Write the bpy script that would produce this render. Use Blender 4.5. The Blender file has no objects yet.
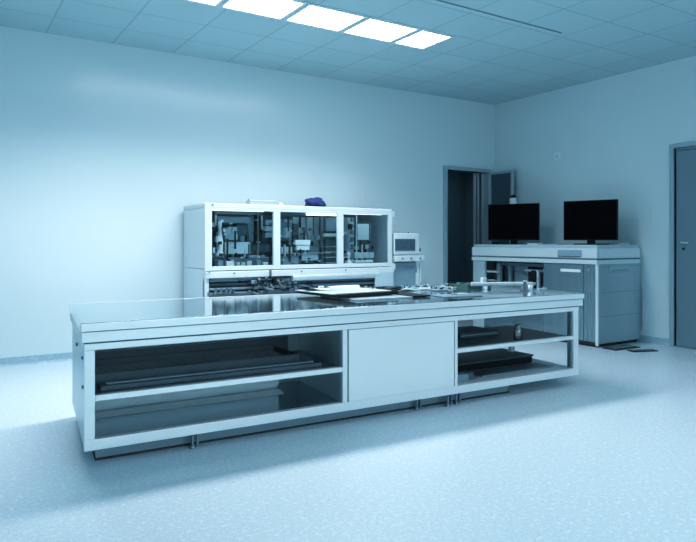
import bpy, bmesh, math, random
from mathutils import Vector, Matrix

scene = bpy.context.scene
COL = scene.collection
random.seed(7)

# ------------------------------------------------------------------ materials
def new_mat(name):
    m = bpy.data.materials.new(name); m.use_nodes = True
    return m, m.node_tree, m.node_tree.nodes['Principled BSDF']

def mat(name, col, rough=.5, metal=0., var=0., scale=6., stretch=None, spec=.5, coat=0., bump=0.):
    m, nt, b = new_mat(name)
    b.inputs['Base Color'].default_value = (*col, 1)
    b.inputs['Roughness'].default_value = rough
    b.inputs['Metallic'].default_value = metal
    b.inputs['Specular IOR Level'].default_value = spec
    b.inputs['Coat Weight'].default_value = coat
    if var or bump:
        tc = nt.nodes.new('ShaderNodeTexCoord'); mp = nt.nodes.new('ShaderNodeMapping')
        nz = nt.nodes.new('ShaderNodeTexNoise')
        nz.inputs['Scale'].default_value = scale; nz.inputs['Detail'].default_value = 4
        if stretch: mp.inputs['Scale'].default_value = stretch
        nt.links.new(tc.outputs['Object'], mp.inputs['Vector']); nt.links.new(mp.outputs['Vector'], nz.inputs['Vector'])
        if var:
            mx = nt.nodes.new('ShaderNodeMix'); mx.data_type = 'RGBA'
            mx.inputs[6].default_value = (*[c*(1-var) for c in col], 1)
            mx.inputs[7].default_value = (*[min(1, c*(1+var)) for c in col], 1)
            nt.links.new(nz.outputs['Fac'], mx.inputs[0]); nt.links.new(mx.outputs[2], b.inputs['Base Color'])
        if bump:
            bp = nt.nodes.new('ShaderNodeBump'); bp.inputs['Strength'].default_value = bump; bp.inputs['Distance'].default_value = .01
            nt.links.new(nz.outputs['Fac'], bp.inputs['Height']); nt.links.new(bp.outputs['Normal'], b.inputs['Normal'])
    return m

def speckle_mat(name, col, fleck_dark, fleck_light, rough, scale, coat=0., coat_rough=.1):
    m, nt, b = new_mat(name)
    N = nt.nodes.new; L = nt.links.new
    tc = N('ShaderNodeTexCoord')
    v1 = N('ShaderNodeTexNoise'); v1.inputs['Scale'].default_value = scale; v1.inputs['Detail'].default_value = 3
    v2 = N('ShaderNodeTexNoise'); v2.inputs['Scale'].default_value = scale*.42; v2.inputs['Detail'].default_value = 4
    for v in (v1, v2): L(tc.outputs['Object'], v.inputs['Vector'])
    r1 = N('ShaderNodeMapRange'); r1.inputs[1].default_value = .50; r1.inputs[2].default_value = .66
    r2 = N('ShaderNodeMapRange'); r2.inputs[1].default_value = .52; r2.inputs[2].default_value = .68
    L(v1.outputs['Fac'], r1.inputs[0]); L(v2.outputs['Fac'], r2.inputs[0])
    m1 = N('ShaderNodeMix'); m1.data_type = 'RGBA'; m2 = N('ShaderNodeMix'); m2.data_type = 'RGBA'
    m1.inputs[6].default_value = (*col, 1); m1.inputs[7].default_value = (*fleck_dark, 1)
    m2.inputs[7].default_value = (*fleck_light, 1)
    L(r1.outputs[0], m1.inputs[0]); L(m1.outputs[2], m2.inputs[6]); L(r2.outputs[0], m2.inputs[0])
    L(m2.outputs[2], b.inputs['Base Color'])
    b.inputs['Roughness'].default_value = rough
    b.inputs['Coat Weight'].default_value = coat; b.inputs['Coat Roughness'].default_value = coat_rough
    return m

def emit_mat(name, col, strength, grid=None):
    m = bpy.data.materials.new(name); m.use_nodes = True
    nt = m.node_tree; nt.nodes.clear()
    out = nt.nodes.new('ShaderNodeOutputMaterial'); e = nt.nodes.new('ShaderNodeEmission')
    e.inputs['Color'].default_value = (*col, 1); e.inputs['Strength'].default_value = strength
    nt.links.new(e.outputs[0], out.inputs[0])
    return m

def glass_mat(name, tint, refl=.12, rough=.02):
    m = bpy.data.materials.new(name); m.use_nodes = True
    nt = m.node_tree; nt.nodes.clear(); N = nt.nodes.new
    out = N('ShaderNodeOutputMaterial'); t = N('ShaderNodeBsdfTransparent'); g = N('ShaderNodeBsdfGlossy')
    t.inputs['Color'].default_value = (*tint, 1); g.inputs['Roughness'].default_value = rough
    lw = N('ShaderNodeLayerWeight'); lw.inputs['Blend'].default_value = .3
    mr = N('ShaderNodeMapRange'); mr.inputs[3].default_value = refl*.5; mr.inputs[4].default_value = min(1, refl*4)
    nt.links.new(lw.outputs['Fresnel'], mr.inputs[0])
    mx = N('ShaderNodeMixShader'); nt.links.new(mr.outputs[0], mx.inputs[0])
    nt.links.new(t.outputs[0], mx.inputs[1]); nt.links.new(g.outputs[0], mx.inputs[2]); nt.links.new(mx.outputs[0], out.inputs[0])
    return m

def ceiling_mat():
    m, nt, b = new_mat('ceiling_tiles'); N = nt.nodes.new; L = nt.links.new
    tc = N('ShaderNodeTexCoord'); sp = N('ShaderNodeSeparateXYZ'); L(tc.outputs['Object'], sp.inputs[0])
    lines = []
    cells = []
    for ax, off, step in ((0, 1.60, .66), (1, 7.276, .557)):
        a = N('ShaderNodeMath'); a.operation = 'SUBTRACT'; L(sp.outputs[ax], a.inputs[0]); a.inputs[1].default_value = off - 40*step
        d = N('ShaderNodeMath'); d.operation = 'DIVIDE'; L(a.outputs[0], d.inputs[0]); d.inputs[1].default_value = step
        f = N('ShaderNodeMath'); f.operation = 'FRACT'; L(d.outputs[0], f.inputs[0])
        fl = N('ShaderNodeMath'); fl.operation = 'FLOOR'; L(d.outputs[0], fl.inputs[0]); cells.append(fl)
        pp = N('ShaderNodeMath'); pp.operation = 'PINGPONG'; L(f.outputs[0], pp.inputs[0]); pp.inputs[1].default_value = .5
        lt = N('ShaderNodeMath'); lt.operation = 'LESS_THAN'; L(pp.outputs[0], lt.inputs[0]); lt.inputs[1].default_value = .0075/step
        lines.append(lt)
    mx = N('ShaderNodeMath'); mx.operation = 'MAXIMUM'; L(lines[0].outputs[0], mx.inputs[0]); L(lines[1].outputs[0], mx.inputs[1])
    cb = N('ShaderNodeCombineXYZ'); L(cells[0].outputs[0], cb.inputs[0]); L(cells[1].outputs[0], cb.inputs[1])
    wn = N('ShaderNodeTexWhiteNoise'); wn.noise_dimensions = '2D'; L(cb.outputs[0], wn.inputs['Vector'])
    c1 = N('ShaderNodeMix'); c1.data_type = 'RGBA'; L(wn.outputs['Value'], c1.inputs[0])
    c1.inputs[6].default_value = (.40, .58, .645, 1); c1.inputs[7].default_value = (.43, .61, .67, 1)
    c2 = N('ShaderNodeMix'); c2.data_type = 'RGBA'; L(mx.outputs[0], c2.inputs[0]); L(c1.outputs[2], c2.inputs[6])
    c2.inputs[7].default_value = (.29, .45, .52, 1)
    L(c2.outputs[2], b.inputs['Base Color']); b.inputs['Roughness'].default_value = .8
    return m

WALL = mat('wall_paint', (.588, .73, .785), .20, var=.02, scale=2.5, spec=.5)
CEIL = ceiling_mat()
FLOOR = speckle_mat('speckled_vinyl', (.57, .72, .81), (.45, .61, .71), (.69, .82, .89), .42, 95, coat=.25, coat_rough=.12)
BASEB = speckle_mat('speckled_skirting', (.33, .50, .60), (.25, .40, .50), (.42, .58, .67), .5, 60)
STEEL = mat('satin_steel', (.735, .81, .835), .33, .35, var=.03, scale=3, stretch=(.4, 8, 8))
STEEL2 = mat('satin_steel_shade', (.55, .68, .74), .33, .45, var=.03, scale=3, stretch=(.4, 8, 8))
TOPST = mat('polished_steel_top', (.385, .505, .58), .085, .9, var=.03, scale=2, stretch=(.5, 6, 1))
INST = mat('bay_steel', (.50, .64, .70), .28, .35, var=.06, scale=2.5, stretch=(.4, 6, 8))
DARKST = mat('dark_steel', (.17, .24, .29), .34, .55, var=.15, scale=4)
SEAM = mat('seam_dark', (.05, .09, .12), .6)
MACH = mat('white_enamel', (.56, .68, .73), .38, var=.02)
MACH2 = mat('grey_enamel', (.42, .56, .63), .45, var=.04)
MACHD = mat('dark_enamel', (.075, .12, .155), .5, var=.15, scale=8)
MACHM = mat('mid_enamel', (.20, .31, .38), .45, var=.12, scale=8)
MACHL = mat('pale_metal', (.50, .63, .69), .35, .4, var=.06)
WHITE = mat('white_plastic', (.74, .84, .87), .4)
BLACK = mat('black_plastic', (.008, .011, .016), .5, spec=.25)
SCREEN = mat('black_screen', (.0015, .002, .004), .55, spec=.03)
RUBBER = mat('black_rubber', (.02, .028, .035), .7)
PURPLE = mat('blue_fabric', (.010, .032, .15), .7, var=.35, scale=25, bump=.5)
BROWN = mat('brown_rod', (.16, .13, .12), .5)
PCBM = mat('pale_board', (.50, .66, .68), .5, var=.15, scale=30)
PCBG = mat('teal_board', (.13, .28, .31), .5, var=.2, scale=30)
PAPER = mat('white_paper', (.42, .52, .57), .6)
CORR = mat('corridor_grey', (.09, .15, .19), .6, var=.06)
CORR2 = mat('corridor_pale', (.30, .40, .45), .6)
DOORM = mat('door_laminate', (.15, .255, .32), .38, var=.05, scale=2)
FRAMEM = mat('door_frame_paint', (.30, .43, .50), .45)
CABF = mat('brushed_cabinet', (.25, .37, .43), .26, .7, var=.15, scale=3, stretch=(8, 8, .25))
CABS = mat('cabinet_side_steel', (.38, .52, .58), .33, .45, var=.04)
CABT = mat('cabinet_band', (.68, .80, .85), .33, .25, var=.03)
GLASS = glass_mat('machine_glass', (.88, .94, .96), .06)
CLEAR = glass_mat('clear_glass', (.86, .93, .95), .3)
DGLASS = glass_mat('dark_glass', (.30, .38, .43), .16)
LAMP = emit_mat('lamp_diffuser', (.90, .97, 1.0), 10)
MLAMP = emit_mat('machine_lamp', (.88, .97, 1.0), 4)
LCD = mat('lcd_screen', (.05, .10, .14), .3, var=.6, scale=40)

# ------------------------------------------------------------------ mesh builder
class MB:
    def __init__(s, xf=None): s.v = []; s.f = []; s.sm = []; s.xf = xf
    def _add(s, vs, fs, smooth=False):
        o = len(s.v)
        for p in vs: s.v.append(s.xf(*p) if s.xf else tuple(p))
        for f in fs: s.f.append([o+i for i in f]); s.sm.append(smooth)
        return s
    def box(s, x0, x1, y0, y1, z0, z1):
        x0, x1 = sorted((x0, x1)); y0, y1 = sorted((y0, y1)); z0, z1 = sorted((z0, z1))
        vs = [(x, y, z) for z in (z0, z1) for y in (y0, y1) for x in (x0, x1)]
        return s._add(vs, [(0, 2, 3, 1), (4, 5, 7, 6), (0, 1, 5, 4), (2, 6, 7, 3), (0, 4, 6, 2), (1, 3, 7, 5)])
    def rod(s, a, b, r, n=12, r2=None):
        a, b = Vector(a), Vector(b); d = (b-a).normalized()
        up = Vector((0, 0, 1)) if abs(d.z) < .9 else Vector((1, 0, 0))
        p = d.cross(up).normalized(); q = d.cross(p).normalized(); r2 = r if r2 is None else r2
        ring = lambda c, rr: [tuple(c + rr*(math.cos(2*math.pi*i/n)*p + math.sin(2*math.pi*i/n)*q)) for i in range(n)]
        s._add(ring(a, r)+ring(b, r2), [(i, (i+1) % n, n+(i+1) % n, n+i) for i in range(n)], True)
        s._add(ring(a, r), [tuple(range(n-1, -1, -1))]); s._add(ring(b, r2), [tuple(range(n))])
        return s
    def lathe(s, c, prof, n=16):
        vs = []; fs = []
        for r, z in prof:
            vs += [(c[0]+r*math.cos(2*math.pi*i/n), c[1]+r*math.sin(2*math.pi*i/n), c[2]+z) for i in range(n)]
        for k in range(len(prof)-1):
            for i in range(n): fs.append((k*n+i, k*n+(i+1) % n, (k+1)*n+(i+1) % n, (k+1)*n+i))
        s._add(vs, fs, True)
        s._add(vs[:n], [tuple(range(n-1, -1, -1))]); s._add(vs[-n:], [tuple(range(n))])
        return s
    def prism(s, poly, axis, a, b):
        # poly: 2d points, extruded along axis 'x','y','z' from a to b
        def P(p, t): return {'x': (t, p[0], p[1]), 'y': (p[0], t, p[1]), 'z': (p[0], p[1], t)}[axis]
        n = len(poly); vs = [P(p, a) for p in poly]+[P(p, b) for p in poly]
        return s._add(vs, [tuple(range(n-1, -1, -1)), tuple(range(n, 2*n))]+[(i, (i+1) % n, n+(i+1) % n, n+i) for i in range(n)])
    def quad(s, pts): return s._add(pts, [tuple(range(len(pts)))])
    def tube(s, pts, r, n=8):
        for a, b in zip(pts[:-1], pts[1:]): s.rod(a, b, r, n)
        return s
    def obj(s, name, m, parent=None, bevel=0., fix=True):
        me = bpy.data.meshes.new(name); me.from_pydata(s.v, [], s.f); me.update()
        if fix:
            bm = bmesh.new(); bm.from_mesh(me); bmesh.ops.recalc_face_normals(bm, faces=bm.faces); bm.to_mesh(me); bm.free()
        for p, k in zip(me.polygons, s.sm): p.use_smooth = k
        me.materials.append(m)
        o = bpy.data.objects.new(name, me); COL.objects.link(o)
        if parent is not None: o.parent = parent
        if bevel:
            bv = o.modifiers.new('edge', 'BEVEL'); bv.width = bevel; bv.segments = 2; bv.limit_method = 'ANGLE'; bv.angle_limit = math.radians(40)
        return o

def blob(name, m, parent, c, rad, seed=0, amp=.25, sub=3):
    bm = bmesh.new(); bmesh.ops.create_icosphere(bm, subdivisions=sub, radius=1)
    from mathutils import noise
    for v in bm.verts:
        k = 1+amp*noise.noise(v.co*2.3+Vector((seed*7.1, seed*3.3, 1.7)))+amp*.5*noise.noise(v.co*5+Vector((seed, 0, 9)))
        v.co = Vector((v.co.x*rad[0]*k, v.co.y*rad[1]*k, max(-rad[2]*.55, v.co.z*rad[2]*k)))+Vector(c)
    me = bpy.data.meshes.new(name); bm.to_mesh(me); bm.free()
    for p in me.polygons: p.use_smooth = True
    me.materials.append(m); o = bpy.data.objects.new(name, me); COL.objects.link(o)
    if parent is not None: o.parent = parent
    return o

def tag(o, label, cat, group=None):
    o['label'] = label; o['category'] = cat
    if group: o['group'] = group
    return o
def thing(name, loc, label, cat, rz=0., group=None):
    o = bpy.data.objects.new(name, None); COL.objects.link(o)
    o.location = loc; o.rotation_euler = (0, 0, rz); o.empty_display_size = .05
    return tag(o, label, cat, group)
def struct(name, mb, m, bevel=0., parent=None):
    o = mb.obj(name, m, parent, bevel)
    if parent is None: o['kind'] = 'structure'
    return o
def copy_tree(src, loc, rz, label):
    r = src.copy(); COL.objects.link(r); r.location = loc; r.rotation_euler = (0, 0, rz); r['label'] = label
    for ch in list(src.children):
        c = ch.copy(); COL.objects.link(c); c.parent = r
        for g in list(ch.children):
            d = g.copy(); COL.objects.link(d); d.parent = c
    return r

# ------------------------------------------------------------------ the room
XL, XR, YF, YB, ZC = -3.0, 7.418, -3.2, 7.276, 3.418
DX0, DX1, DZ = 6.404, 7.262, 2.335            # opening in the back wall
RY0, RY1, RZ = 3.40, 4.345, 2.37              # opening in the right wall
struct('floor', MB().box(XL-.1, XR+1.2, YF-.1, YB+3.2, -.1, 0), FLOOR)
struct('ceiling', MB().box(XL-.1, XR+.1, YF-.1, YB+.1, ZC, ZC+.1), CEIL)
struct('wall_back', MB().box(XL, DX0, YB, YB+.12, 0, ZC).box(DX1, XR+.12, YB, YB+.12, 0, ZC).box(DX0, DX1, YB, YB+.12, DZ, ZC), WALL)
struct('wall_right', MB().box(XR, XR+.12, YF, RY0, 0, ZC).box(XR, XR+.12, RY1, YB, 0, ZC).box(XR, XR+.12, RY0, RY1, RZ, ZC), WALL)
struct('wall_left', MB().box(XL-.1, XL, YF, YB, 0, ZC), WALL)
struct('wall_front', MB().box(XL, XR, YF-.1, YF, 0, ZC), WALL)
cove = [(0, 0), (-.025, 0), (-.012, .02), (-.008, .085), (0, .085)]
struct('baseboard_back', MB().prism([(YB+a, b) for a, b in cove], 'x', XL, DX0-.06), BASEB)
struct('baseboard_right', MB().prism([(XR+a, b) for a, b in cove], 'y', RY1+.035, YB-.03), BASEB)

# ceiling step strip
struct('trim_1', MB().box(1.2, 5.42, 4.402, 4.426, ZC-.012, ZC), mat('ceiling_strip', (.50, .66, .73), .5), .004)
struct('trim_shadow', MB().box(1.2, 5.43, 4.384, 4.402, ZC-.006, ZC), mat('ceiling_strip_shadow', (.15, .25, .31), .7))  # dark strip painted as the shadow along the ceiling step

# dark passage behind the back door
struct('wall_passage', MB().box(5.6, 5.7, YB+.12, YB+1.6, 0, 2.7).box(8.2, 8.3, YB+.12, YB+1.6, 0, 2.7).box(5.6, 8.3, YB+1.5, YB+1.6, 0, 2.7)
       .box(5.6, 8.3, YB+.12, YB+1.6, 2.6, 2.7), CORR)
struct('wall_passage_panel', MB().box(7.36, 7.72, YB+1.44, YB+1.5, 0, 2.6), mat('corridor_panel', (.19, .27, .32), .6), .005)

d1 = bpy.data.objects.new('door_1', None); COL.objects.link(d1); d1.location = (DX0, YB, 0); d1['kind'] = 'structure'
MB().box(-.065, 0, -.03, .14, 0, DZ+.055).box(.858, .905, -.03, .14, 0, DZ+.055).box(0, .858, -.03, .14, DZ, DZ+.055).obj('frame', FRAMEM, d1, .004)
MB().box(.70, .735, .13, .16, 0, DZ-.0).box(.785, .80, .13, .16, 0, DZ).obj('inner_jamb', CORR2, d1, .003)
# narrow glazed leaf swung open against the right wall
lf = MB().box(.868, .905, -.50, -.465, .02, DZ).box(.868, .905, -.06, -.025, .02, DZ).box(.868, .905, -.465, -.06, DZ-.035, DZ).box(.868, .905, -.465, -.06, 1.0, 1.1).box(.868, .905, -.465, -.06, .02, .16).obj('leaf', FRAMEM, d1, .003)
MB().box(.874, .880, -.465, -.06, 1.1, DZ-.035).obj('pane', mat('leaf_dark_glass', (.06, .11, .14), .12), lf)
MB().box(.874, .893, -.465, -.06, .16, 1.0).obj('panel', DOORM, lf)

# right door, shut
d2 = bpy.data.objects.new('door_2', None); COL.objects.link(d2); d2.location = (XR, RY1, 0); d2['kind'] = 'structure'
w = RY1-RY0
MB().box(-.025, .10, 0, .05, 0, RZ+.05).box(-.025, .10, -w-.05, -w, 0, RZ+.05).box(-.025, .10, -w, 0, RZ, RZ+.05).box(.03, .10, -.022, 0, 0, RZ).box(.03, .10, -w, -w+.022, 0, RZ).box(.03, .10, -w+.022, -.022, RZ-.022, RZ).obj('frame', FRAMEM, d2, .004)
MB().box(.015, .06, -w+.03, -.03, .008, RZ-.03).obj('leaf', DOORM, d2, .003)
hd = MB().box(.009, .016, -.125, -.085, 1.14, 1.28).obj('handle_plate', DARKST, d2, .002)
MB().rod((.012, -.105, 1.245), (-.04, -.105, 1.245), .010).rod((-.036, -.100, 1.245), (-.036, -.185, 1.24), .010).obj('door_handle', MACHL, hd)
MB().rod((.012, -.105, 1.17), (-.001, -.105, 1.17), .013).obj('keyhole', BLACK, hd)

# ------------------------------------------------------------------ ceiling lights
def lamp(x0, x1, label):
    y0, y1 = 5.065, 5.60; xm = (x0+x1)/2
    t = thing('ceiling_light', (xm, (y0+y1)/2, ZC), label, 'light', group='recessed ceiling lights in one row')
    hw, hd = (x1-x0)/2, (y1-y0)/2; e = .032
    MB().box(-hw, hw, -hd, -hd+e, -.012, 0).box(-hw, hw, hd-e, hd, -.012, 0).box(-hw, -hw+e, -hd+e, hd-e, -.012, 0).box(hw-e, hw, -hd+e, hd-e, -.012, 0).obj('frame', mat('lamp_frame', (.55, .68, .74), .5), t)
    MB().box(-hw+e, hw-e, -hd+e, hd-e, -.006, -.001).obj('diffuser', LAMP, t)
    g = MB()
    for k in range(1, 4): g.box(-hw+e, hw-e, -hd+k*hd/2-.007, -hd+k*hd/2+.007, -.011, -.006)
    n = max(2, round((x1-x0)/.11))
    for k in range(1, n): x = -hw+k*2*hw/n; g.box(x-.006, x+.006, -hd+e, hd-e, -.011, -.006)
    g.obj('louvre', emit_mat('louvre_glow', (.72, .87, .93), .8), t)
for a, b, lb in ((1.51, 2.155, 'leftmost ceiling light panel, cut off by the top of the picture'), (2.165, 2.815, 'second glowing ceiling panel from the left of the row'),
                 (2.825, 3.475, 'middle glowing louvred panel of the ceiling light row'), (3.485, 4.125, 'fourth glowing ceiling panel, beside the short end panel'),
                 (4.135, 4.58, 'short glowing end panel closing the ceiling row on the right')):
    lamp(a, b, lb)

def area(name, loc, size, energy, col=(.955, .985, 1), rot=(0, 0, 0), spread=180):
    l = bpy.data.lights.new(name, 'AREA'); l.shape = 'RECTANGLE'; l.size, l.size_y = size; l.energy = energy; l.color = col; l.spread = math.radians(spread)
    o = bpy.data.objects.new(name, l); COL.objects.link(o); o.location = loc; o.rotation_euler = rot
    return o
area('room_lamp_row', (2.45, 5.33, ZC-.03), (4.26, .46), 95, spread=130)
area('room_lamp_front_row', (2.2, -1.9, ZC-.03), (4.0, .6), 85, spread=150)
area('front_fill', (2.0, YF+.06, 1.55), (5.5, 1.7), 95, (.93, .985, 1), (math.radians(90), 0, math.pi))  # added unseen fill for the table front and shelves; front wall has no window
area('right_fill', (4.0, 1.9, ZC-.03), (2.0, .6), 14, spread=110)  # added fill, out of view, brightening the right floor and wall
area('passage_fill', (7.0, YB+.8, 2.55), (.5, .5), 5, (.7, .9, 1))  # unseen light added so the passage is less black

# ------------------------------------------------------------------ the long steel table
BX, BY, TROT = .654, 3.731, math.radians(-1.92)
SH = .0776
def sk(u, v, z): return (u+SH*v, v*.997, z)      # its ends run very slightly askew
def TW(u, v, z=.806):
    x, y, _ = sk(u, v, z); c, s = math.cos(TROT), math.sin(TROT)
    return (BX+c*x-s*y, BY+s*x+c*y, z)
TL, TD, TZ = 4.093, 1.225, .805
T = thing('steel_work_table', (BX, BY, 0), 'long stainless steel work table with open shelf bays and a closed middle panel', 'table', TROT)
K = lambda: MB(sk)
K().box(0, TL, 0, TD, .757, TZ).obj('tabletop', TOPST, T, .004)
# lighter front face of the top is its own edge band
K().box(.002, TL-.002, -.006, 0, .758, .801).obj('front_edge', STEEL, T, .002)
K().box(0, TL, TD-.014, TD+.002, .76, TZ+.0025).obj('back_edge_highlight', STEEL, T, .001)  # pale strip painting the bright line along the back edge
K().box(.006, TL-.006, .006, TD-.006, .695, .753).obj('lower_edge', STEEL, T, .003)
K().box(.01, TL-.01, .01, TD-.01, .753, .757).box(.02, TL-.06, .012, TD-.02, .688, .695).obj('seam', SEAM, T)
K().box(.018, 4.03, .004, .055, .652, .688).box(.018, 4.03, TD-.07, TD-.02, .652, .688).box(.018, .06, .055, TD-.07, .652, .688).box(3.99, 4.03, .055, TD-.07, .652, .688).obj('top_rail', STEEL, T, .003)
K().box(.018, 4.03, .004, .05, .098, .158).box(3.99, 4.03, .05, TD-.03, .098, .150).box(.018, 4.03, TD-.06, TD-.03, .098, .150).obj('bottom_rail', STEEL, T, .003)
K().box(.018, .075, .006, .05, .158, .652).obj('post', STEEL, T, .003)
K().box(1.66, 1.698, .006, .05, .158, .652).obj('post', STEEL, T, .003)
K().box(2.645, 2.672, .006, .05, .158, .652).obj('post', STEEL, T, .003)
K().box(3.965, 4.03, .006, .03, .158, .652).obj('post', STEEL, T, .003)
K().box(3.955, 3.995, .03, .07, .158, .652).obj('post_return', DARKST, T, .002)
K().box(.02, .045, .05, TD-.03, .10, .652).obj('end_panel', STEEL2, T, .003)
K().box(1.672, 1.70, .05, .84, .149, .652).obj('divider', INST, T)
K().box(2.645, 2.668, .05, .84, .147, .652).obj('divider', INST, T)
K().box(1.709, 2.638, .008, .03, .158, .648).obj('front_panel', mat('panel_steel', (.73, .81, .835), .36, .25, var=.03, scale=1.2), T, .002)
K().box(1.69, 2.66, .032, .04, .15, .66).obj('panel_gap', SEAM, T)
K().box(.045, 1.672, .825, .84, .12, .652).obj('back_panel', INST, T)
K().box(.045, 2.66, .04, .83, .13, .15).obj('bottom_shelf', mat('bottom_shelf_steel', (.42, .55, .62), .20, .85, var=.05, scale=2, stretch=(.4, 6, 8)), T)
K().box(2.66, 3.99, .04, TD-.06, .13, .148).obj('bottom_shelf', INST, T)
K().box(.075, 1.66, .008, .05, .366, .40).obj('shelf_rail', STEEL, T, .003)
K().box(2.672, 3.965, .008, .05, .408, .438).obj('shelf_rail', STEEL, T, .003)
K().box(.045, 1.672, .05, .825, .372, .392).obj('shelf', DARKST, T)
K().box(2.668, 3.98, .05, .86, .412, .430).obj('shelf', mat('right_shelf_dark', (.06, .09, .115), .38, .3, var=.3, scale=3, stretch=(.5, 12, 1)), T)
K().box(.09, 3.32, .14, 1.1, .004, .10).obj('plinth', mat('plinth_grey', (.22, .33, .40), .5, .2), T)
K().box(.085, 3.325, .132, 1.1, 0, .012).obj('plinth_contact_shadow', RUBBER, T)  # black strip stands in for the contact shadow under the plinth
def foot(u, v):
    f = K().box(u-.03, u+.03, v-.02, v+.02, .086, .098).obj('foot', DARKST, T, .002)
    K().lathe((u-.012, v, .0), [(.022, 0), (.022, .012), (.010, .02), (.009, .09)], 12).obj('foot_screw', DARKST, f)
    K().box(u+.010, u+.024, v-.012, v+.014, .012, .088).obj('foot_bracket', DARKST, f, .001)
for u, v in ((.65, .07), (2.62, .05), (2.72, .07), (2.36, .10), (3.7, 1.1), (.65, 1.15), (2.7, 1.15)): foot(u, v)
for u, v, z in ((.012, .55, .72), (.012, .10, .60), (.012, .62, .60), (.012, .08, .44)):
    K().rod((.021, v, z), (.010, v, z), .010, 10).obj('screw', DARKST, T)
K().rod((TL, .12, .775), (TL+.012, .12, .775), .012, 10).obj('screw', DARKST, T)

# things in the left bay
t = thing('ribbed_tray', TW(.85, .42, .3935), 'dark ribbed metal tray lying on the upper left table shelf', 'tray', TROT)
g = MB()
for k in range(9):
    y = -.03+k*.042
    g.prism([(y-.009, .0305), (y+.009, .0305), (y+.006, .034), (y-.006, .034)], 'x', -.74, .58)
g2 = MB().box(-.76, .60, -.055, .33, 0, .031).obj('tray_floor', BLACK, t)
g.obj('ribs', mat('ribbed_metal', (.50, .62, .68), .3, .4), g2)
MB().box(-.76, .60, -.075, -.055, 0, .060).box(-.76, .60, .33, .345, 0, .075).box(-.775, -.76, -.075, .345, 0, .060).box(.60, .615, -.075, .345, 0, .060).obj('rim', MACHD, t, .002)
t = thing('flat_bar', TW(.85, .19, .3935), 'dark flat bar in front of the ribbed tray on the table shelf', 'bar', TROT)
MB().box(-.74, .70, -.06, .06, 0, .026).obj('bar_body', MACHD, t, .004); MB().box(-.70, .66, -.012, .012, .026, .034).obj('guide_strip', MACHM, t)
t = thing('dark_sheet_stack', TW(.85, .797, .3935), 'dark stack of sheets standing behind the ribbed tray', 'sheet stack', TROT)
MB().box(-.76, .70, -.027, .012, 0, .12).obj('sheets', MACHD, t, .003); MB().box(-.76, .70, -.024, .009, .12, .126).obj('top_sheet', MACHM, t)

t = thing('sheet_roll', TW(.74, .50, .151), 'large pale roll of sheet lying on the lower left table shelf', 'roll', TROT)
MB().rod((-.66, .16, .107), (.66, .16, .107), .107, 32).obj('rolled_sheet', mat('pale_sheet', (.70, .85, .92), .3, var=.04), t)
g = MB(); pr = [(-.03, .001), (-.028, .004), (.06, .018), (.10, .012), (.14, .001)]
g.prism(pr, 'x', -.66, .66).obj('loose_edge', mat('pale_sheet_edge', (.70, .85, .92), .25), t)
for x in (-.662, .648): MB().rod((x, .16, .107), (x+.014, .16, .107), .05, 20).obj('core_end', MACHM, t)

# things in the right bay
t = thing('glass_jar', TW(3.42, .13, 0.4310), 'clear glass jar standing on the upper right table shelf', 'jar')
MB().lathe((0, 0, 0), [(.026, 0), (.034, .006), (.034, .085), (.026, .102), (.026, .112)], 20).obj('glass_wall', CLEAR, t)
MB().lathe((0, 0, .113), [(.029, 0), (.029, .013), (.026, .015)], 20).obj('lid', DARKST, t)
t = thing('flat_black_case', TW(3.32, .58, 0.4310), 'flat black case lying on the upper right table shelf', 'case', TROT)
MB().box(-.31, .12, -.16, .18, 0, .045).obj('case_body', MACHD, t, .006); MB().box(-.31, .12, -.163, -.16, .02, .024).obj('lid_seam', MACHL, t)
t = thing('black_equipment_box', TW(2.86, .66, 0.4310), 'black equipment box with pale label at the inner end of the upper shelf', 'box', TROT)
MB().box(-.12, .12, -.12, .12, 0, .12).obj('box_body', BLACK, t, .006); MB().box(-.02, .09, -.123, -.12, .035, .09).obj('label_plate', MACHL, t); MB().box(-.05, .05, -.02, .02, .12, .14).obj('handle', RUBBER, t, .004)
t = thing('black_tray_box', TW(3.2, .57, 0.1490), 'long black lidded box lying on the lower right shelf', 'box', TROT)
MB().box(-.50, .66, -.15, .24, 0, .06).obj('box_body', BLACK, t, .005); MB().box(-.51, .67, -.16, .25, .06, .074).obj('lid', MACHD, t, .004)
t = thing('dark_mat', TW(3.3, .32, 0.1490), 'dark flat mat in front of the long black box', 'mat', TROT)
MB().box(-.25, .58, -.14, .048, 0, .007).obj('mat_sheet', DARKST, t); MB().box(-.25, .58, -.147, -.14, 0, .010).obj('hem', MACHM, t)
t = thing('small_steel_box', TW(2.86, .20, .149), 'small steel box with dark cap on the lower right shelf', 'box', TROT)
MB().box(-.14, .03, -.05, .04, 0, .05).obj('box_body', MACHM, t, .003); MB().box(.031, .085, -.05, .04, 0, .055).obj('cap', MACHD, t, .003)
t = thing('white_clip', TW(3.80, .62, .2245), 'small white clip standing on the lid of the long black box', 'clip', TROT)
MB().box(-.028, .022, -.02, .02, 0, .05).obj('clip_body', WHITE, t, .004); MB().rod((0, -.025, .035), (0, .025, .035), .008).obj('pin', DARKST, t)

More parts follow.
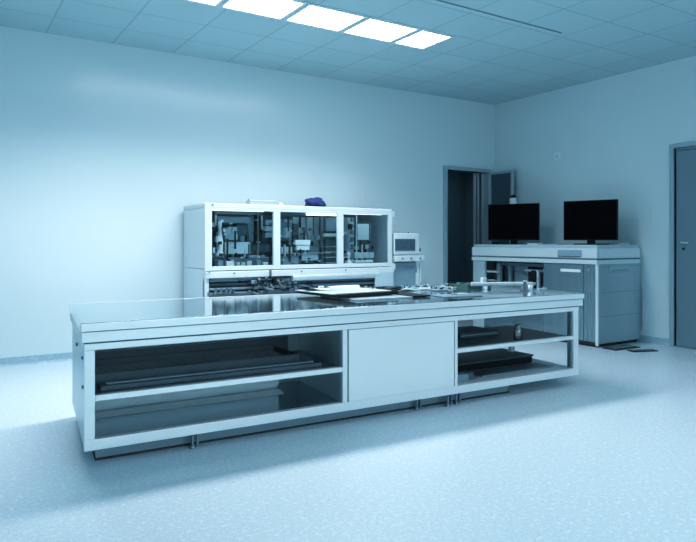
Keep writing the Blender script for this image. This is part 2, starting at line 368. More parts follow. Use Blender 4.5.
# ------------------------------------------------------------------ things on the table
t = thing('flat_board', TW(2.28, .62), 'thin pale board with black right end lying under the white folder', 'board', TROT)
MB().box(-.34, .30, -.24, .30, 0, .010).obj('board_sheet', MACHL, t, .002)
MB().box(.18, .36, -.26, .32, .003, .016).obj('end_cover', BLACK, t, .003)
MB().box(-.34, .18, -.262, -.24, 0, .012).obj('front_strip', MACHL, t, .002)
t = thing('white_folder', TW(2.10, .80, .823), 'white folder with black spine lying on the table', 'folder', TROT+.12)
MB().box(-.30, .30, -.27, .30, 0, .020).obj('pages', BLACK, t, .003)
MB().box(-.31, .30, -.22, .31, .020, .027).obj('cover', PAPER, t, .002)
MB().box(-.31, .31, -.29, -.27, 0, .026).obj('spine', BLACK, t, .004)
t = thing('loose_paper', TW(1.98, .98, .852), 'white sheet of paper with a lifted corner on top of the folder', 'paper', TROT-.2)
g = MB(); n = 8
for i in range(n):
    x0, x1 = -.2+.4*i/n, -.2+.4*(i+1)/n; zf = lambda x: .002+.05*max(0, (-x-.02)/.2)**2
    g.quad([(x0, -.13, zf(x0)), (x1, -.13, zf(x1)), (x1, .13, zf(x1)), (x0, .13, zf(x0))])
g.obj('sheet', PAPER, t); MB().box(.05, .15, -.02, .02, .003, .006).obj('printed_block', MACHL, t)
t = thing('black_pen_case', TW(2.585, .86, .823), 'black narrow case lying at the right of the white folder', 'case', TROT+.5)
MB().box(-.13, .13, -.035, .035, 0, .030).obj('case_body', BLACK, t, .008); MB().box(-.13, .13, -.0355, .0355, .015, .017).obj('zip', MACHM, t)

def board(i, u, v, rz, size, m, label, seed):
    rnd = random.Random(seed); wx, wy = size
    t = thing('circuit_board', TW(u, v), label, 'circuit board', TROT+rz, 'circuit boards along the back of the table')
    b = MB().box(-wx/2, wx/2, -wy/2, wy/2, .008, .014)
    for sx in (-1, 1):
        for sy in (-1, 1): b.rod((sx*(wx/2-.012), sy*(wy/2-.012), 0), (sx*(wx/2-.012), sy*(wy/2-.012), .009), .006, 8)
    b.obj('board', m, t)
    for k in range(18):
        x, y = rnd.uniform(-wx/2+.02, wx/2-.02), rnd.uniform(-wy/2+.015, wy/2-.015)
        kind = rnd.choice(['chip', 'connector', 'capacitor', 'chip', 'connector'])
        if kind == 'chip':
            a, c = rnd.uniform(.007, .018), rnd.uniform(.006, .014); MB().box(x-a, x+a, y-c, y+c, .014, rnd.uniform(.02, .034)).obj('chip', rnd.choice([BLACK, BLACK, MACHD, MACHM]), t, .001)
        elif kind == 'connector':
            a, h = rnd.uniform(.007, .02), rnd.uniform(.012, .038); MB().box(x-a, x+a, y-.006, y+.006, .014, .014+h).obj('connector', rnd.choice([WHITE, PAPER, MACHL, MACHD]), t, .001)
        else:
            MB().lathe((x, y, .014), [(.007, 0), (.007, .024), (.005, .028)], 10).obj('capacitor', rnd.choice([MACHL, MACHD, MACHM]), t)
    return t
BS = [(2.58, 1.11, .12, (.24, .15), PCBM, 'pale circuit board between white folder and control terminal'),
      (2.86, 1.10, -.05, (.22, .17), PCBG, 'dark teal circuit board in front of the control terminal'),
      (3.11, 1.13, .15, (.20, .13), PCBM, 'pale circuit board with tall connectors beside the dark teal board'),
      (3.14, .88, .05, (.20, .14), MACHL, 'silver circuit board nearest the front of the cluttered row'),
      (3.345, 1.09, -.1, (.17, .15), PCBM, 'pale circuit board next to the dark component tray')]
for i, (u, v, rz, sz, m, lb) in enumerate(BS): board(i, u, v, rz, sz, m, lb, 11+i)
def wire(name, pts, r, m, label):
    o = MB().tube([TW(*p) for p in pts], r).obj(name, m); return tag(o, label, 'cable')
wire('white_cable', [(2.72, .97, .813), (2.78, .93, .83), (2.90, .945, .815), (2.98, .98, .815), (3.02, .985, .813), (3.12, 1.005, .818), (3.24, .98, .835), (3.34, .95, .814)], .006, WHITE, 'white cable winding along the front of the circuit boards')
t = thing('white_tube', TW(2.26, 1.185), 'short white tube lying at the back edge behind the folder', 'tube', TROT+.03)
MB().rod((-.16, 0, .028), (.16, 0, .028), .028, 16).obj('tube_wall', WHITE, t); MB().rod((-.168, 0, .028), (-.15, 0, .028), .030, 16).obj('end_cap', MACHM, t)
MB().box(-.1, .1, -.03, .03, 0, .004).obj('cradle', MACHL, t)
t = thing('white_block', TW(2.03, 1.17), 'small white block standing at the back table edge', 'block', TROT)
MB().box(-.022, .022, -.02, .02, 0, .06).obj('block_body', WHITE, t, .004); MB().box(-.03, .03, -.026, .026, 0, .012).obj('block_foot', MACHL, t)
t = thing('component_tray', TW(3.62, 1.05), 'dark green shallow tray of components near the back table edge', 'tray', TROT+.02)
MB().box(-.14, .14, -.14, .14, 0, .008).box(-.15, .15, -.15, -.14, 0, .035).box(-.15, .15, .14, .15, 0, .035).box(-.15, -.14, -.14, .14, 0, .035).box(.14, .15, -.14, .14, 0, .035).obj('tray_body', mat('dark_green_tray', (.05, .13, .13), .5), t)
rnd = random.Random(4)
for k in range(10):
    x, y = rnd.uniform(-.11, .11), rnd.uniform(-.11, .11); a = rnd.uniform(.012, .025)
    MB().box(x-a, x+a, y-.01, y+.01, .008, rnd.uniform(.03, .05)).obj('component', rnd.choice([PCBG, MACHD, MACHM, PCBM]), t, .001)
t = thing('white_rod', TW(3.82, .70), 'long white rod lying toward the right end of the table', 'rod', TROT-.48)
MB().rod((-.35, 0, .046), (.24, 0, .046), .019, 16).obj('rod_body', PAPER, t); MB().rod((.24, 0, .046), (.27, 0, .046), .014, 12).obj('rod_tip', MACHM, t)
for a in (-.24, .14): MB().box(a, a+.04, -.025, .025, 0, .028).obj('rest', MACHL, t, .002)
t = thing('small_clamp', TW(3.87, 1.12), 'small pale clamp block at the back table edge before the grey station', 'clamp', TROT)
MB().box(-.04, .04, -.03, .03, 0, .035).obj('clamp_base', MACHL, t, .003); MB().box(-.025, .025, -.02, .02, .035, .085).obj('clamp_jaw', WHITE, t, .003)
t = thing('clear_stand', TW(3.80, .44), 'upright clear stand at the tip of the white rod', 'stand', TROT)
MB().box(-.035, .035, -.03, .03, 0, .006).obj('stand_foot', CLEAR, t); MB().box(-.018, .018, -.005, .005, .006, .125).obj('upright', CLEAR, t); MB().box(-.02, .02, -.006, .006, .085, .095).obj('clip_bar', WHITE, t)
t = thing('steel_cup', TW(3.93, .50), 'tiny steel cup beside the clear stand', 'cup')
MB().lathe((0, 0, 0), [(.022, 0), (.027, .045), (.024, .045), (.020, .006)], 14).obj('cup_wall', MACHL, t); MB().rod((.024, 0, .02), (.036, 0, .028), .004, 8).obj('cup_handle', MACHL, t)
t = thing('grey_part', TW(4.00, .42), 'small low grey machined part at the right table end', 'machine part', TROT)
MB().box(-.05, .05, -.02, .02, 0, .018).obj('part_base', MACHL, t, .002); MB().rod((.02, 0, .018), (.02, 0, .034), .012, 10).obj('boss', MACHM, t)
t = thing('dark_plate', TW(2.93, .33), 'thin dark plate lying near the front of the table', 'plate', TROT-.1)
MB().box(-.20, .17, -.10, .14, 0, .006).obj('plate_sheet', MACHM, t, .002); MB().rod((.13, .1, .006), (.13, .1, .010), .012, 10).obj('plate_stud', MACHL, t)
t = thing('white_pad', TW(2.97, .34, .811), 'small white pad lying on the dark plate', 'pad', TROT-.05)
MB().box(-.07, .06, -.045, .05, 0, .014).obj('pad_sheets', PAPER, t, .002); MB().box(-.07, -.05, -.046, .051, .0, .016).obj('binding', MACHL, t)

# ------------------------------------------------------------------ glazed assembly machine
MX0, MX1, MY0, MY1 = 2.367, 4.82, 6.495, 7.20
M = thing('glazed_machine', ((MX0+MX1)/2, (MY0+MY1)/2, 0), 'white enclosed assembly machine with three glazed windows behind the table', 'machine')
ox, oy = -M.location.x, -M.location.y
def mk(): return MB(lambda x, y, z: (x+ox, y+oy, z))
Z0, Z1 = .944, 1.665
mk().box(MX0, MX1, MY0, MY1, Z1-.055, Z1).obj('roof', MACH, M, .012)
mk().box(MX0, MX0+.03, MY0+.03, MY1, Z0+.02, Z1-.055).obj('side_panel', MACH, M, .003)
mk().box(MX1-.03, MX1, MY0+.03, MY1, Z0+.02, Z1-.055).obj('side_panel', MACH, M, .003)
mk().box(MX0+.03, MX1-.03, MY1-.03, MY1, Z0+.02, Z1-.055).obj('back_panel', mat('machine_back', (.10, .165, .21), .5), M)
fr = mk()
for a, b in ((MX0, 2.445), (3.168, 3.252), (4.012, 4.095), (4.765, MX1)): fr.box(a, b, MY0, MY0+.04, Z0, Z1-.05)
for a, b in ((2.445, 3.168), (3.252, 4.012), (4.095, 4.765)): fr.box(a, b, MY0, MY0+.04, Z0, .99).box(a, b, MY0, MY0+.04, 1.59, Z1-.05)
fr.obj('window_frame', MACH, M, .004)
for a, b in ((2.445, 3.168), (3.252, 4.012), (4.095, 4.765)):
    mk().box(a, b, MY0+.018, MY0+.022, .99, 1.59).obj('glass_pane', GLASS, M)
mk().box(MX0+.03, MX1-.03, MY0+.04, MY1-.03, .94, .975).obj('deck', MACHD, M)
for x in (MX0+.03, MX1-.036): mk().box(x, x+.006, MY0+.04, MY1-.03, .975, Z1-.055).obj('inner_liner', MACHM, M)
# lower body
mk().box(MX0, MX0+.03, MY0+.03, MY1, .05, Z0+.015).obj('lower_side_panel', MACH, M, .003)
mk().box(MX1-.03, MX1, MY0+.03, MY1, .05, Z0+.015).obj('lower_side_panel', MACH, M, .003)
mk().box(MX0, MX1, MY0-.035, MY0+.03, .865, .935).obj('front_sill', MACH, M, .006)
mk().box(MX0, MX0+.04, MY0-.01, MY0+.06, .05, .865).box(MX1-.04, MX1, MY0-.01, MY0+.06, .05, .865).obj('corner_post', MACH, M, .004)
mk().box(MX0+.03, MX1-.03, MY0+.25, MY0+.27, .05, .94).obj('recess_back', MACHD, M)
mk().box(MX0+.04, MX1-.04, MY0+.0, MY0+.25, .56, .60).obj('recess_floor', MACHD, M)  # dark colour of floor and rods stands in for shade in the recess
mk().box(MX0+.04, MX1-.04, MY0+.02, MY0+.05, .10, .56).obj('lower_door', MACH2, M, .004)
mk().box(MX0+.05, MX1-.05, MY0+.05, MY1-.03, .03, .10).obj('plinth', MACHD, M)
for x in (MX0+.08, MX1-.08):
    for y in (MY0+.08, MY1-.08): mk().lathe((x, y, 0), [(.03, 0), (.03, .02), (.012, .03), (.012, .06)], 12).obj('foot', DARKST, M)
# rods and mechanism in the recess
for z, y, r, m, a, b in ((.838, 6.50, .014, DARKST, 2.42, 4.70), (.795, 6.54, .022, MACHD, 2.42, 4.70), (.745, 6.52, .016, MACHM, 2.42, 4.70), (.69, 6.50, .022, MACHD, 2.42, 4.70)):
    mk().rod((a, y, z), (b, y, z), r, 12).obj('rail_rod', m, M)
mk().rod((3.38, 6.46, .842), (4.58, 6.46, .842), .036, 18).obj('pale_roller', MACHL, M)
mk().box(4.52, 4.79, 6.43, 6.46, .70, .865).obj('grey_cover', MACH2, M, .006)
mk().box(2.43, 3.0, 6.47, 6.48, .845, .862).obj('cable_channel', DARKST, M)
rnd = random.Random(5)
for k in range(64):
    x, z, y = rnd.gauss(3.18, .2), rnd.uniform(.69, .84), rnd.uniform(6.44, 6.52)
    if k % 2: mk().rod((x, y, z), (x+rnd.uniform(-.05, .05), y-.05, z+rnd.uniform(-.04, .04)), rnd.uniform(.008, .020), 10).obj('gear', rnd.choice([MACHD, MACHD, DARKST]), M)
    else: a = rnd.uniform(.010, .024); mk().box(x-a, x+a, y-.02, y+.02, z-a*.7, z+a*.7).obj('bracket', rnd.choice([MACHD, MACHD, MACHM, BLACK]), M, .003)
for x in (2.46, 2.52, 2.58, 2.63): mk().rod((x, 6.47, .70), (x+.02, 6.45, .76), .014, 10).obj('gear', DARKST, M)
for x, z in ((2.40, .955), (2.68, .935), (3.10, .937), (3.5, .935), (4.1, .935)):
    mk().rod((x, MY0-.036, z-.02), (x, MY0-.05, z-.02), .010, 10).obj('latch', MACHM, M)
mk().box(3.095, 3.112, MY0-.06, MY0-.035, .865, .945).obj('latch', MACHD, M)
mk().rod((2.45, MY0-.012, 1.648), (2.45, MY0, 1.648), .012, 10).obj('latch', MACHM, M)
mk().box(2.39, 2.42, MY0-.03, MY0, .68, .72).obj('latch', DARKST, M)
mk().box(MX1-.002, MX1+.055, MY0+.02, MY0+.12, 1.555, 1.635).obj('corner_bracket', MACH, M, .006)
mk().box(MX1-.005, MX1+.03, MY0-.03, MY0+.05, .90, .975).obj('corner_bracket', MACH, M, .006)
# interior
def bx(name, m, x0, x1, y, z0, z1, d=.12, bev=.004): mk().box(x0, x1, y, min(y+d, MY1-.035), z0, z1).obj(name, m, M, bev)
mk().box(2.56, 3.14, 6.72, 6.78, 1.56, 1.60).obj('cross_beam', MACHD, M)
mk().box(2.62, 3.02, 6.80, 6.90, 1.465, 1.545).obj('gantry_beam', MACHM, M, .01)
mk().lathe((2.612, 6.70, 1.10), [(.05, 0), (.05, .02), (.032, .05), (.036, .16), (.026, .22), (.018, .30), (.024, .36), (.01, .38)], 16).obj('white_arm', WHITE, M)
mk().prism([(2.712, 1.27), (2.868, 1.27), (2.868, 1.33), (2.83, 1.40), (2.78, 1.425), (2.735, 1.41), (2.712, 1.36)], 'y', 6.80, 6.92).obj('drive_housing', MACHL, M, .006)
bx('side_unit', MACHD, 2.87, 3.02, 6.86, 1.26, 1.46); bx('grey_cabinet', MACH2, 2.68, 2.985, 6.72, 1.115, 1.25, .16)
bx('vertical_post', MACHM, 3.025, 3.085, 6.85, 1.25, 1.56, .06); mk().rod((3.07, 6.70, .98), (3.07, 6.70, 1.59), .010, 10).obj('brown_rod', BROWN, M)
bx('dark_cabinet', BLACK, 3.165, 3.235, 6.93, 1.2, 1.58, .1)
for z in (1.30, 1.375, 1.45): bx('pale_module', MACHL if z != 1.375 else WHITE, 3.235, 3.325, 6.85, z, z+.062, .1)
bx('lower_unit', MACHD, 3.0, 3.26, 6.80, 1.14, 1.22, .15); bx('lower_unit', MACHM, 2.95, 3.16, 6.70, 1.05, 1.10, .1)
bx('stage', MACHD, 2.54, 3.2, 6.68, .975, 1.075, .2)
for x, wd, h, m in ((2.66, .09, .05, WHITE), (2.78, .10, .035, PAPER), (2.90, .06, .05, MACHL), (3.02, .05, .06, MACHM), (3.1, .06, .03, WHITE), (2.56, .06, .06, MACHM)): bx('work_piece', m, x, x+wd, 6.62, .975, .99+h, .05)
for x in (2.50, 2.54): bx('valve', MACHL, x, x+.03, 6.62, 1.13+3*(x-2.5), 1.19+3*(x-2.5), .06)
# behind the second window
bx('grey_cabinet', MACHM, 3.412, 3.57, 6.82, 1.274, 1.52); mk().rod((3.48, 6.80, 1.30), (3.48, 6.80, 1.42), .05, 16).obj('motor', MACH2, M)
bx('pale_cover', MACH2, 3.66, 3.87, 7.02, 1.36, 1.56, .1); bx('mid_box', MACHD, 3.625, 3.72, 6.90, 1.30, 1.47, .1)
bx('pale_column', MACHL, 3.86, 3.94, 6.97, 1.10, 1.56, .08); bx('pale_column', MACHL, 3.96, 4.04, 6.97, 1.10, 1.56, .08)
bx('vertical_post', MACHD, 3.925, 3.965, 6.75, .98, 1.57, .05)
bx('top_unit', MACHM, 4.03, 4.18, 6.80, 1.385, 1.55); bx('ledge', WHITE, 3.955, 4.13, 6.70, 1.318, 1.355, .12)
for z in (1.20, 1.135, 1.07, 1.005): bx('drawer_unit', MACHD, 4.01, 4.17, 6.78, z, z+.052+.04*(z == 1.2), .15, .003); bx('shelf_edge', MACHL, 3.99, 4.17, 6.74, z-.012, z-.004, .1, 0)
mk().box(3.52, 3.72, 6.64, 6.66, 1.215, 1.275).obj('white_card', WHITE, M, .002); mk().box(3.535, 3.70, 6.635, 6.655, 1.155, 1.208).obj('white_card', WHITE, M, .002)
bx('lower_box', MACH2, 3.375, 3.52, 6.72, 1.125, 1.19); bx('lower_box', MACHL, 3.61, 3.83, 6.65, 1.03, 1.105); bx('dark_block', BLACK, 3.33, 3.52, 6.80, 1.20, 1.262)
bx('mid_box', MACHM, 3.66, 3.88, 6.82, 1.23, 1.335); bx('lower_box', MACHM, 3.36, 3.58, 6.66, .985, 1.08); bx('lower_box', MACHD, 3.75, 3.9, 6.75, 1.11, 1.2)
mk().box(3.3, 4.0, 6.63, 6.645, 1.115, 1.123).obj('guide_bar', MACHL, M); mk().box(3.26, 3.66, 6.60, 6.64, 1.555, 1.59).obj('cross_beam', MACHD, M)
mk().box(3.64, 4.04, 6.56, 6.60, 1.565, 1.59).obj('lamp_strip', MLAMP, M)
# behind the third window
for x, m in ((4.31, MACHM), (4.36, MACH2), (4.42, MACHM)): bx('column', m, x, x+.042, 6.82, .98, 1.56, .08, .003)
for z in (1.12, 1.22, 1.31, 1.40, 1.47): bx('valve', MACHL, 4.35, 4.43, 6.78, z, z+.035, .04, .002)
mk().rod((4.415, 6.70, .975), (4.415, 6.70, 1.59), .009, 10).obj('guide_rod', MACHL, M)
mk().box(4.47, 4.64, 6.75, 6.77, 1.278, 1.48).obj('white_panel', WHITE, M, .002); bx('dark_block', MACHD, 4.48, 4.69, 6.81, 1.165, 1.51, .1)
bx('control_rack', MACHM, 4.70, 4.78, 6.9, 1.0, 1.5, .1)
bx('white_box', MACHL, 4.36, 4.575, 6.65, 1.047, 1.12, .12); bx('white_box', MACHL, 4.582, 4.65, 6.65, 1.047, 1.12, .12); mk().box(4.33, 4.60, 6.60, 6.64, .995, 1.025).obj('ledge', WHITE, M)
mk().lathe((4.27, 6.66, .975), [(.05, 0), (.05, .03), (.02, .05), (.02, .11), (.035, .12), (.01, .15)], 14).obj('white_arm', WHITE, M); bx('valve', WHITE, 4.20, 4.24, 6.66, 1.03, 1.07, .04)
for a, b in ((2.46, 3.1), (4.12, 4.74)): mk().box(a, b, 6.60, 6.63, 1.592, 1.606).obj('lamp_strip', MLAMP, M)

# small fittings crowding the interior
rnd = random.Random(21)
for k in range(210):
    w0, w1 = ((2.48, 3.15), (3.28, 4.0), (4.12, 4.72))[k % 3]
    x = rnd.uniform(w0, w1-.06); y = rnd.uniform(6.70, 6.95) if k < 120 else rnd.uniform(6.60, 6.74); z = rnd.choice([rnd.uniform(.99, 1.14), rnd.uniform(.99, 1.50)])
    a, h = (rnd.uniform(.018, .065), rnd.uniform(.015, .07)) if k < 120 else (rnd.uniform(.012, .035), rnd.uniform(.008, .04))
    if rnd.random() < .25: a, h = .009, rnd.uniform(.1, .25)
    h = min(h, 1.55-z)
    nm = rnd.choice(['fitting', 'sensor', 'bracket_plate'])
    mk().box(x, x+a, y, y+.04, z, z+h).obj(nm, rnd.choice([MACHD, MACHM, MACH2, MACHL, WHITE, BLACK, BLACK]), M, .002)

# things on the machine roof
zr = Z1+.001
t = thing('flat_white_carton', (3.06, 6.62, zr), 'long flat white carton lying on the machine roof', 'carton')
MB().box(-.15, .19, -.06, .06, 0, .050).obj('carton_body', MACHL, t, .003); MB().box(-.15, .19, -.061, .061, .032, .034).obj('lid_seam', MACHM, t)
t = thing('white_tin', (3.30, 6.60, zr), 'small low white tin beside the carton on the machine roof', 'tin')
MB().lathe((0, 0, 0), [(.03, 0), (.03, .022), (.028, .024)], 16).obj('tin_body', WHITE, t); MB().lathe((0, 0, .0245), [(.031, 0), (.031, .008), (.0, .0085)], 16).obj('lid', MACHL, t)
t = thing('grey_bottle', (2.89, 6.56, zr), 'tiny grey bottle at the left end of the flat carton', 'bottle')
MB().lathe((0, 0, 0), [(.012, 0), (.012, .03), (.006, .042), (.006, .05)], 10).obj('bottle_body', MACHM, t); MB().lathe((0, 0, .051), [(.007, 0), (.007, .010)], 10).obj('cap', DARKST, t)
t = thing('blue_cloth_bundle', (3.765, 6.62, zr), 'crumpled dark blue cloth bundle on the machine roof', 'cloth')
MB().box(-.18, .15, -.08, .06, 0, .006).obj('tray', DARKST, t)
blob('cloth', PURPLE, t, (0, 0, .046), (.125, .07, .066), 2, .35)
blob('cloth_fold', PURPLE, t, (.075, -.02, .035), (.06, .055, .048), 5, .3)
for x, y, lb in ((4.44, 6.62, 'small dark grey plug on the machine roof, left of the other plug'), (4.62, 6.62, 'small dark grey plug on the machine roof, nearest the right corner')):
    t = thing('roof_plug', (x, y, zr), lb, 'plug', group='plugs on the machine roof')
    MB().box(-.03, .03, -.015, .015, 0, .012).obj('plug_body', MACHM, t, .003); MB().rod((.03, 0, .008), (.06, 0, .008), .006, 8).obj('pin', DARKST, t)

# control terminal
P = thing('control_terminal', (5.08, 6.62, 0), 'white control terminal with small screen beside the glazed machine', 'control terminal')
MB().box(-.225, .18, -.12, .12, 1.09, 1.36).obj('screen_housing', MACH, P, .012)
MB().box(-.218, .112, -.1245, -.12, 1.132, 1.292).obj('bezel', MACHM, P, .002)
MB().box(-.210, .104, -.127, -.1245, 1.145, 1.285).obj('screen', LCD, P)
MB().box(-.225, .24, -.15, .12, 1.0, 1.075).obj('keyboard_ledge', MACH, P, .008)
MB().box(-.20, .20, -.10, .12, 1.075, 1.09).obj('gap', MACH2, P)
MB().box(-.21, .145, -.09, -.07, .50, .985).obj('front_panel', MACHM, P, .004)
MB().box(.09, .16, -.10, -.088, .85, .91).obj('latch', MACHM, P, .003)
MB().box(-.225, -.21, -.10, .12, .05, 1.0).box(.145, .19, -.10, .12, .05, 1.0).box(.205, .235, -.10, .0, .05, 1.0).obj('frame_post', MACH, P, .003)
MB().box(-.21, .145, .06, .10, .05, 1.0).box(-.21, .145, -.09, -.07, .08, .50).obj('cabinet_body', MACH, P)
MB().box(-.225, .235, -.11, .12, 0, .05).obj('base', MACHD, P, .004)
for x, z, r, m in ((.20, 1.27, .022, MACH), (.215, 1.19, .03, MACH), (.235, 1.15, .02, MACHM)): MB().rod((x-.03, -.05, z), (x+.012, -.06, z), r, 12).obj('knob', m, P)
MB().rod((.08, -.02, 1.36), (.08, -.02, 1.385), .008, 8).obj('aerial', MACHM, P)
for x, m in ((-.12, MACHM), (.02, DARKST), (.17, MACHM)): MB().rod((x, -.15, 1.04), (x, -.162, 1.04), .013, 10).obj('button', m, P)

# ------------------------------------------------------------------ grey station by the right wall
CX0, CX1, CY0, CY1 = 6.55, 7.385, 4.77, 6.86
Cb = thing('equipment_cabinet', ((CX0+CX1)/2, (CY0+CY1)/2, 0), 'grey brushed metal equipment cabinet carrying two monitors by the right wall', 'cabinet')
cx, cy = -Cb.location.x, -Cb.location.y
def ck(): return MB(lambda x, y, z: (x+cx, y+cy, z))
ck().box(CX0+.01, CX1-.01, CY0+.01, CY1-.01, 1.175, 1.215).obj('counter_top', MACH2, Cb, .004)
ck().box(CX0-.02, CX0+.05, CY0-.005, CY1+.005, 1.055, 1.175).box(CX0+.05, CX1, CY0-.005, CY0+.02, 1.055, 1.175).box(CX0+.05, CX1, CY1-.02, CY1+.005, 1.055, 1.175).obj('upper_band', CABT, Cb, .006)
ck().box(CX0-.012, CX1, CY0+.004, CY1-.004, 1.035, 1.055).obj('band_groove', DARKST, Cb)
ck().box(CX0-.025, CX0+.05, CY0-.008, CY1+.008, .985, 1.035).box(CX0+.05, CX1, CY0-.008, CY0+.02, .985, 1.035).box(CX0+.05, CX1, CY1-.02, CY1+.008, .985, 1.035).obj('lower_band', CABT, Cb, .005)
ck().box(CX0-.032, CX0-.02, 4.975, 5.33, 1.075, 1.15).obj('recessed_grip', mat('grip_grey', (.30, .44, .52), .35, .3), Cb, .008)
ck().box(CX0-.034, CX0-.0315, 4.985, 5.32, 1.066, 1.076).obj('grip_edge', SEAM, Cb)
# body: sides, front panels
sd = ck().box(CX0+.02, CX1, CY0, CY0+.02, .04, .985).obj('side_panel', CABS, Cb, .003)
ck().box(CX0+.05, CX1-.03, CY0-.003, CY0, .643, .650).box(CX0+.05, CX1-.03, CY0-.003, CY0, .36, .367).box(CX0+.05, CX1-.03, CY0-.003, CY0, .955, .960).obj('panel_seam', MACHM, sd)
gr = ck().box(6.763, 7.16, CY0-.012, CY0, .885, .965).obj('side_grip', CABS, sd, .008)
ck().box(6.80, 7.12, CY0-.0135, CY0-.012, .905, .915).obj('grip_slot', MACHM, gr)
ck().box(CX0+.02, CX1, CY1-.02, CY1, .04, .985).obj('side_panel', CABS, Cb, .003)
ck().box(CX1-.02, CX1, CY0+.02, CY1-.02, .04, .985).obj('back_panel', MACHM, Cb)
ck().box(CX0, CX0+.025, CY0-.002, CY0+.035, .02, .985).obj('corner_post', CABT, Cb, .003)
ck().box(CX0, CX0+.05, 6.64, CY1, .02, .985).obj('frame_post', MACH2, Cb, .003)
dr = ck().box(CX0, CX0+.025, 4.97, 5.575, .06, .98).obj('door', CABF, Cb, .004)
ck().box(CX0-.012, CX0, 5.004, 5.299, .882, .918).obj('label_bar', WHITE, dr, .003)
fp = ck().box(CX0+.003, CX0+.028, 4.81, 4.965, .06, .98).obj('hinge_panel', CABF, Cb, .003)
for y in (4.85, 4.92): ck().box(CX0+.0, CX0+.003, y-.003, y+.003, .08, .96).obj('groove', MACHM, fp)
for z in (.92, .62): ck().box(CX0-.008, CX0+.003, 4.875, 4.90, z-.02, z+.02).obj('latch', MACHM, fp, .003)
ck().box(CX0+.01, CX0+.03, CY0+.035, CY1-.05, .03, .06).obj('kick_shadow', RUBBER, Cb)  # black strip stands in for the shadow gap under the cabinet front
ck().box(CX0+.003, CX0+.028, 5.58, 6.64, .06, .52).obj('lower_front_panel', CABF, Cb, .004)
ck().box(CX0+.03, CX1-.02, CY0+.03, CY1-.02, .0, .035).obj('base', RUBBER, Cb)
ck().box(CX0+.04, CX1-.02, 5.56, 5.58, .52, .985).obj('bay_wall', MACHM, Cb)
ck().box(CX0+.03, CX1-.02, 5.58, 6.64, .50, .52).obj('bay_floor', MACHM, Cb)
ck().box(CX0+.42, CX0+.44, 5.58, 6.64, .52, .985).obj('bay_back', mat('bay_back_grey', (.13, .21, .26), .5, var=.2, scale=5), Cb)
# bay contents
bay = lambda n, m, y0, y1, z0, z1, x=6.68, d=.12: ck().box(x, x+d, y0, y1, z0, z1).obj(n, m, Cb, .004)
bay('pale_module', MACHM, 6.05, 6.30, .60, .93, 6.80); bay('vertical_rail', MACHM, 6.44, 6.50, .52, .95, 6.66, .05); bay('vertical_rail', MACHM, 6.32, 6.36, .52, .95, 6.74, .05)
bay('cross_bar', MACHD, 5.60, 6.40, .925, .965, 6.62, .05); bay('dark_module', MACHD, 5.62, 5.98, .60, .88, 6.82, .1); bay('shelf_bar', MACHL, 5.62, 5.99, .855, .885, 6.66, .06)
ck().rod((6.70, 5.82, .70), (6.62, 5.82, .70), .075, 18).obj('motor', BLACK, Cb); ck().rod((6.70, 5.82, .82), (6.63, 5.82, .82), .055, 18).obj('motor', BLACK, Cb)
bay('bracket', MACH2, 5.70, 5.73, .55, .88, 6.60, .04); bay('black_column', BLACK, 5.59, 5.66, .52, .86, 6.62, .08); bay('cross_bar', MACHL, 6.40, 6.62, .82, .845, 6.58, .05); bay('cross_bar', MACHL, 6.46, 6.60, .70, .72, 6.58, .05)
ck().rod((6.62, 5.60, .62), (6.62, 6.62, .62), .018, 12).obj('guide_rod', MACHL, Cb)

# monitors on the cabinet
def monitor(loc, rz, w, h, label):
    t = thing('monitor', loc, label, 'monitor', rz, 'two monitors on the grey cabinet')
    z0 = .056
    MB().box(-w/2, w/2, -.012, .022, z0, z0+h).obj('housing', BLACK, t, .005)
    MB().box(-w/2+.012, w/2-.012, -.0135, -.012, z0+.018, z0+h-.012).obj('screen', SCREEN, t)
    MB().box(-.05, .05, .022, .05, .012, z0+.2).obj('stand_neck', BLACK, t, .006)
    MB().prism([(-.17, -.09), (.17, -.09), (.20, -.03), (.20, .10), (-.20, .10), (-.20, -.03)], 'z', 0, .014).obj('stand_base', BLACK, t, .004)
    return t
def look(a, b): return math.atan2(b[1]-a[1], b[0]-a[0])
zc = 1.216
m1a, m1b = (6.605, 6.625), (6.955, 6.01)
monitor(((m1a[0]+m1b[0])/2+.02, (m1a[1]+m1b[1])/2, zc), look(m1a, m1b), .715, .515, 'left black flat monitor on the grey cabinet, nearer the open doorway')
m2a, m2b = (6.875, 5.514), (7.063, 4.86)
monitor(((m2a[0]+m2b[0])/2, (m2a[1]+m2b[1])/2, zc), look(m2a, m2b), .685, .508, 'right black flat monitor on the cabinet, nearer the shut door')
# small things on the cabinet
def slab(name, loc, size, m, label, cat, rz=0., top=None):
    t = thing(name, loc, label, cat, rz); a, b, h = size
    MB().box(-a, a, -b, b, 0, h).obj('body', m, t, .002); MB().box(-a*.7, a*.7, -b*.7, b*.7, h, h+.004).obj('cover', top or MACHL, t, .001)
slab('white_dish', (6.72, 5.86, zc), (.055, .085, .018), WHITE, 'small white dish beside the left monitor stand', 'dish')
slab('black_adapter', (6.66, 6.52, zc), (.03, .03, .04), BLACK, 'small black adapter left of the left monitor stand', 'adapter', 0, MACHD)
slab('grey_keypad', (7.17, 4.86, zc), (.06, .05, .022), MACH2, 'grey keypad at the cabinet corner by the right monitor', 'keypad')
slab('thin_grey_tray', (6.70, 5.52, zc), (.09, .11, .008), MACHL, 'thin grey tray on the cabinet between the monitors', 'tray')
t = thing('white_bottle', (7.12, 6.62, zc), 'white bottle with black cap standing behind the left monitor', 'bottle')
MB().lathe((0, 0, 0), [(.045, 0), (.05, .01), (.05, .662), (.045, .676), (.038, .682)], 18).obj('bottle_body', WHITE, t)
MB().lathe((0, 0, .683), [(.04, 0), (.04, .034), (.034, .04)], 16).obj('cap', BLACK, t)

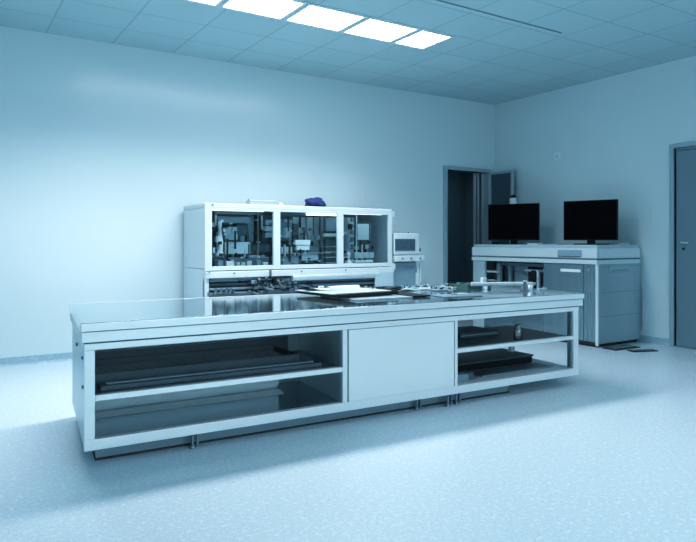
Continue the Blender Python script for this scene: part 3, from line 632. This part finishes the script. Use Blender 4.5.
# dark mats on the floor beside the cabinet, wall switch, wall conduit
for loc, a, b, rz, lb in (((6.78, 4.62, 0), .22, .10, -.05, 'black flat rubber pad touching the cabinet foot'), ((6.80, 4.36, 0), .16, .06, -.35, 'black flat rubber pad lying furthest from the cabinet')):
    t = thing('rubber_pad', loc, lb, 'pad', rz, 'rubber pads on the floor')
    MB().box(-a, a, -b, b, 0, .010).obj('pad_sheet', RUBBER, t, .003); MB().box(-a*.8, a*.8, -b*.5, b*.5, .010, .013).obj('pad_top', DARKST, t)
t = thing('wall_switch', (XR, 6.06, 2.42), 'small white switch plate high on the right wall', 'switch')
MB().box(-.012, 0, -.045, .045, 0, .10).obj('plate', CABT, t, .004); MB().box(-.017, -.012, -.02, .02, .03, .07).obj('rocker', MACH2, t, .002)
t = thing('wall_conduit', (XR-.015, 4.74, 0), 'pale vertical conduit on the right wall beside the cabinet', 'conduit')
MB().rod((0, 0, .16), (0, 0, .72), .010, 10).obj('pipe', MACH2, t); MB().box(-.012, .014, -.018, .018, .24, .27).box(-.012, .014, -.018, .018, .6, .63).obj('clip', MACHL, t)

# ------------------------------------------------------------------ world and camera
wd = bpy.data.worlds.new('world'); scene.world = wd; wd.use_nodes = True
wd.node_tree.nodes['Background'].inputs[0].default_value = (.28, .62, .80, 1); wd.node_tree.nodes['Background'].inputs[1].default_value = .2
cam = bpy.data.cameras.new('camera'); co = bpy.data.objects.new('camera', cam); COL.objects.link(co)
co.location = (0, 0, 1.25); co.rotation_euler = (math.pi/2, 0, -math.atan(.64))
cam.sensor_fit = 'HORIZONTAL'; cam.sensor_width = 36; cam.lens = 640/696*36; cam.shift_y = -(271-242)/696
cam.clip_start = .05
scene.camera = co
scene.view_settings.view_transform = 'Standard'; scene.view_settings.look = 'None'; scene.view_settings.exposure = .07
vs = scene.view_settings; vs.use_curve_mapping = True; cm = vs.curve_mapping
def curve(c, pts):
    c.points[0].location = pts[0]; c.points[-1].location = pts[-1]
    for p in pts[1:-1]: c.points.new(*p)
curve(cm.curves[3], [(0, 0), (.04, .033), (.15, .138), (.40, .415), (.70, .75), (1, 1)])
curve(cm.curves[0], [(0, 0), (.15, .147), (.50, .53), (1, 1)])
cm.update()
scene.cycles.use_denoising = True
scene.cycles.max_bounces = 10; scene.cycles.diffuse_bounces = 5; scene.cycles.transparent_max_bounces = 12
scene.cycles.sample_clamp_indirect = 6
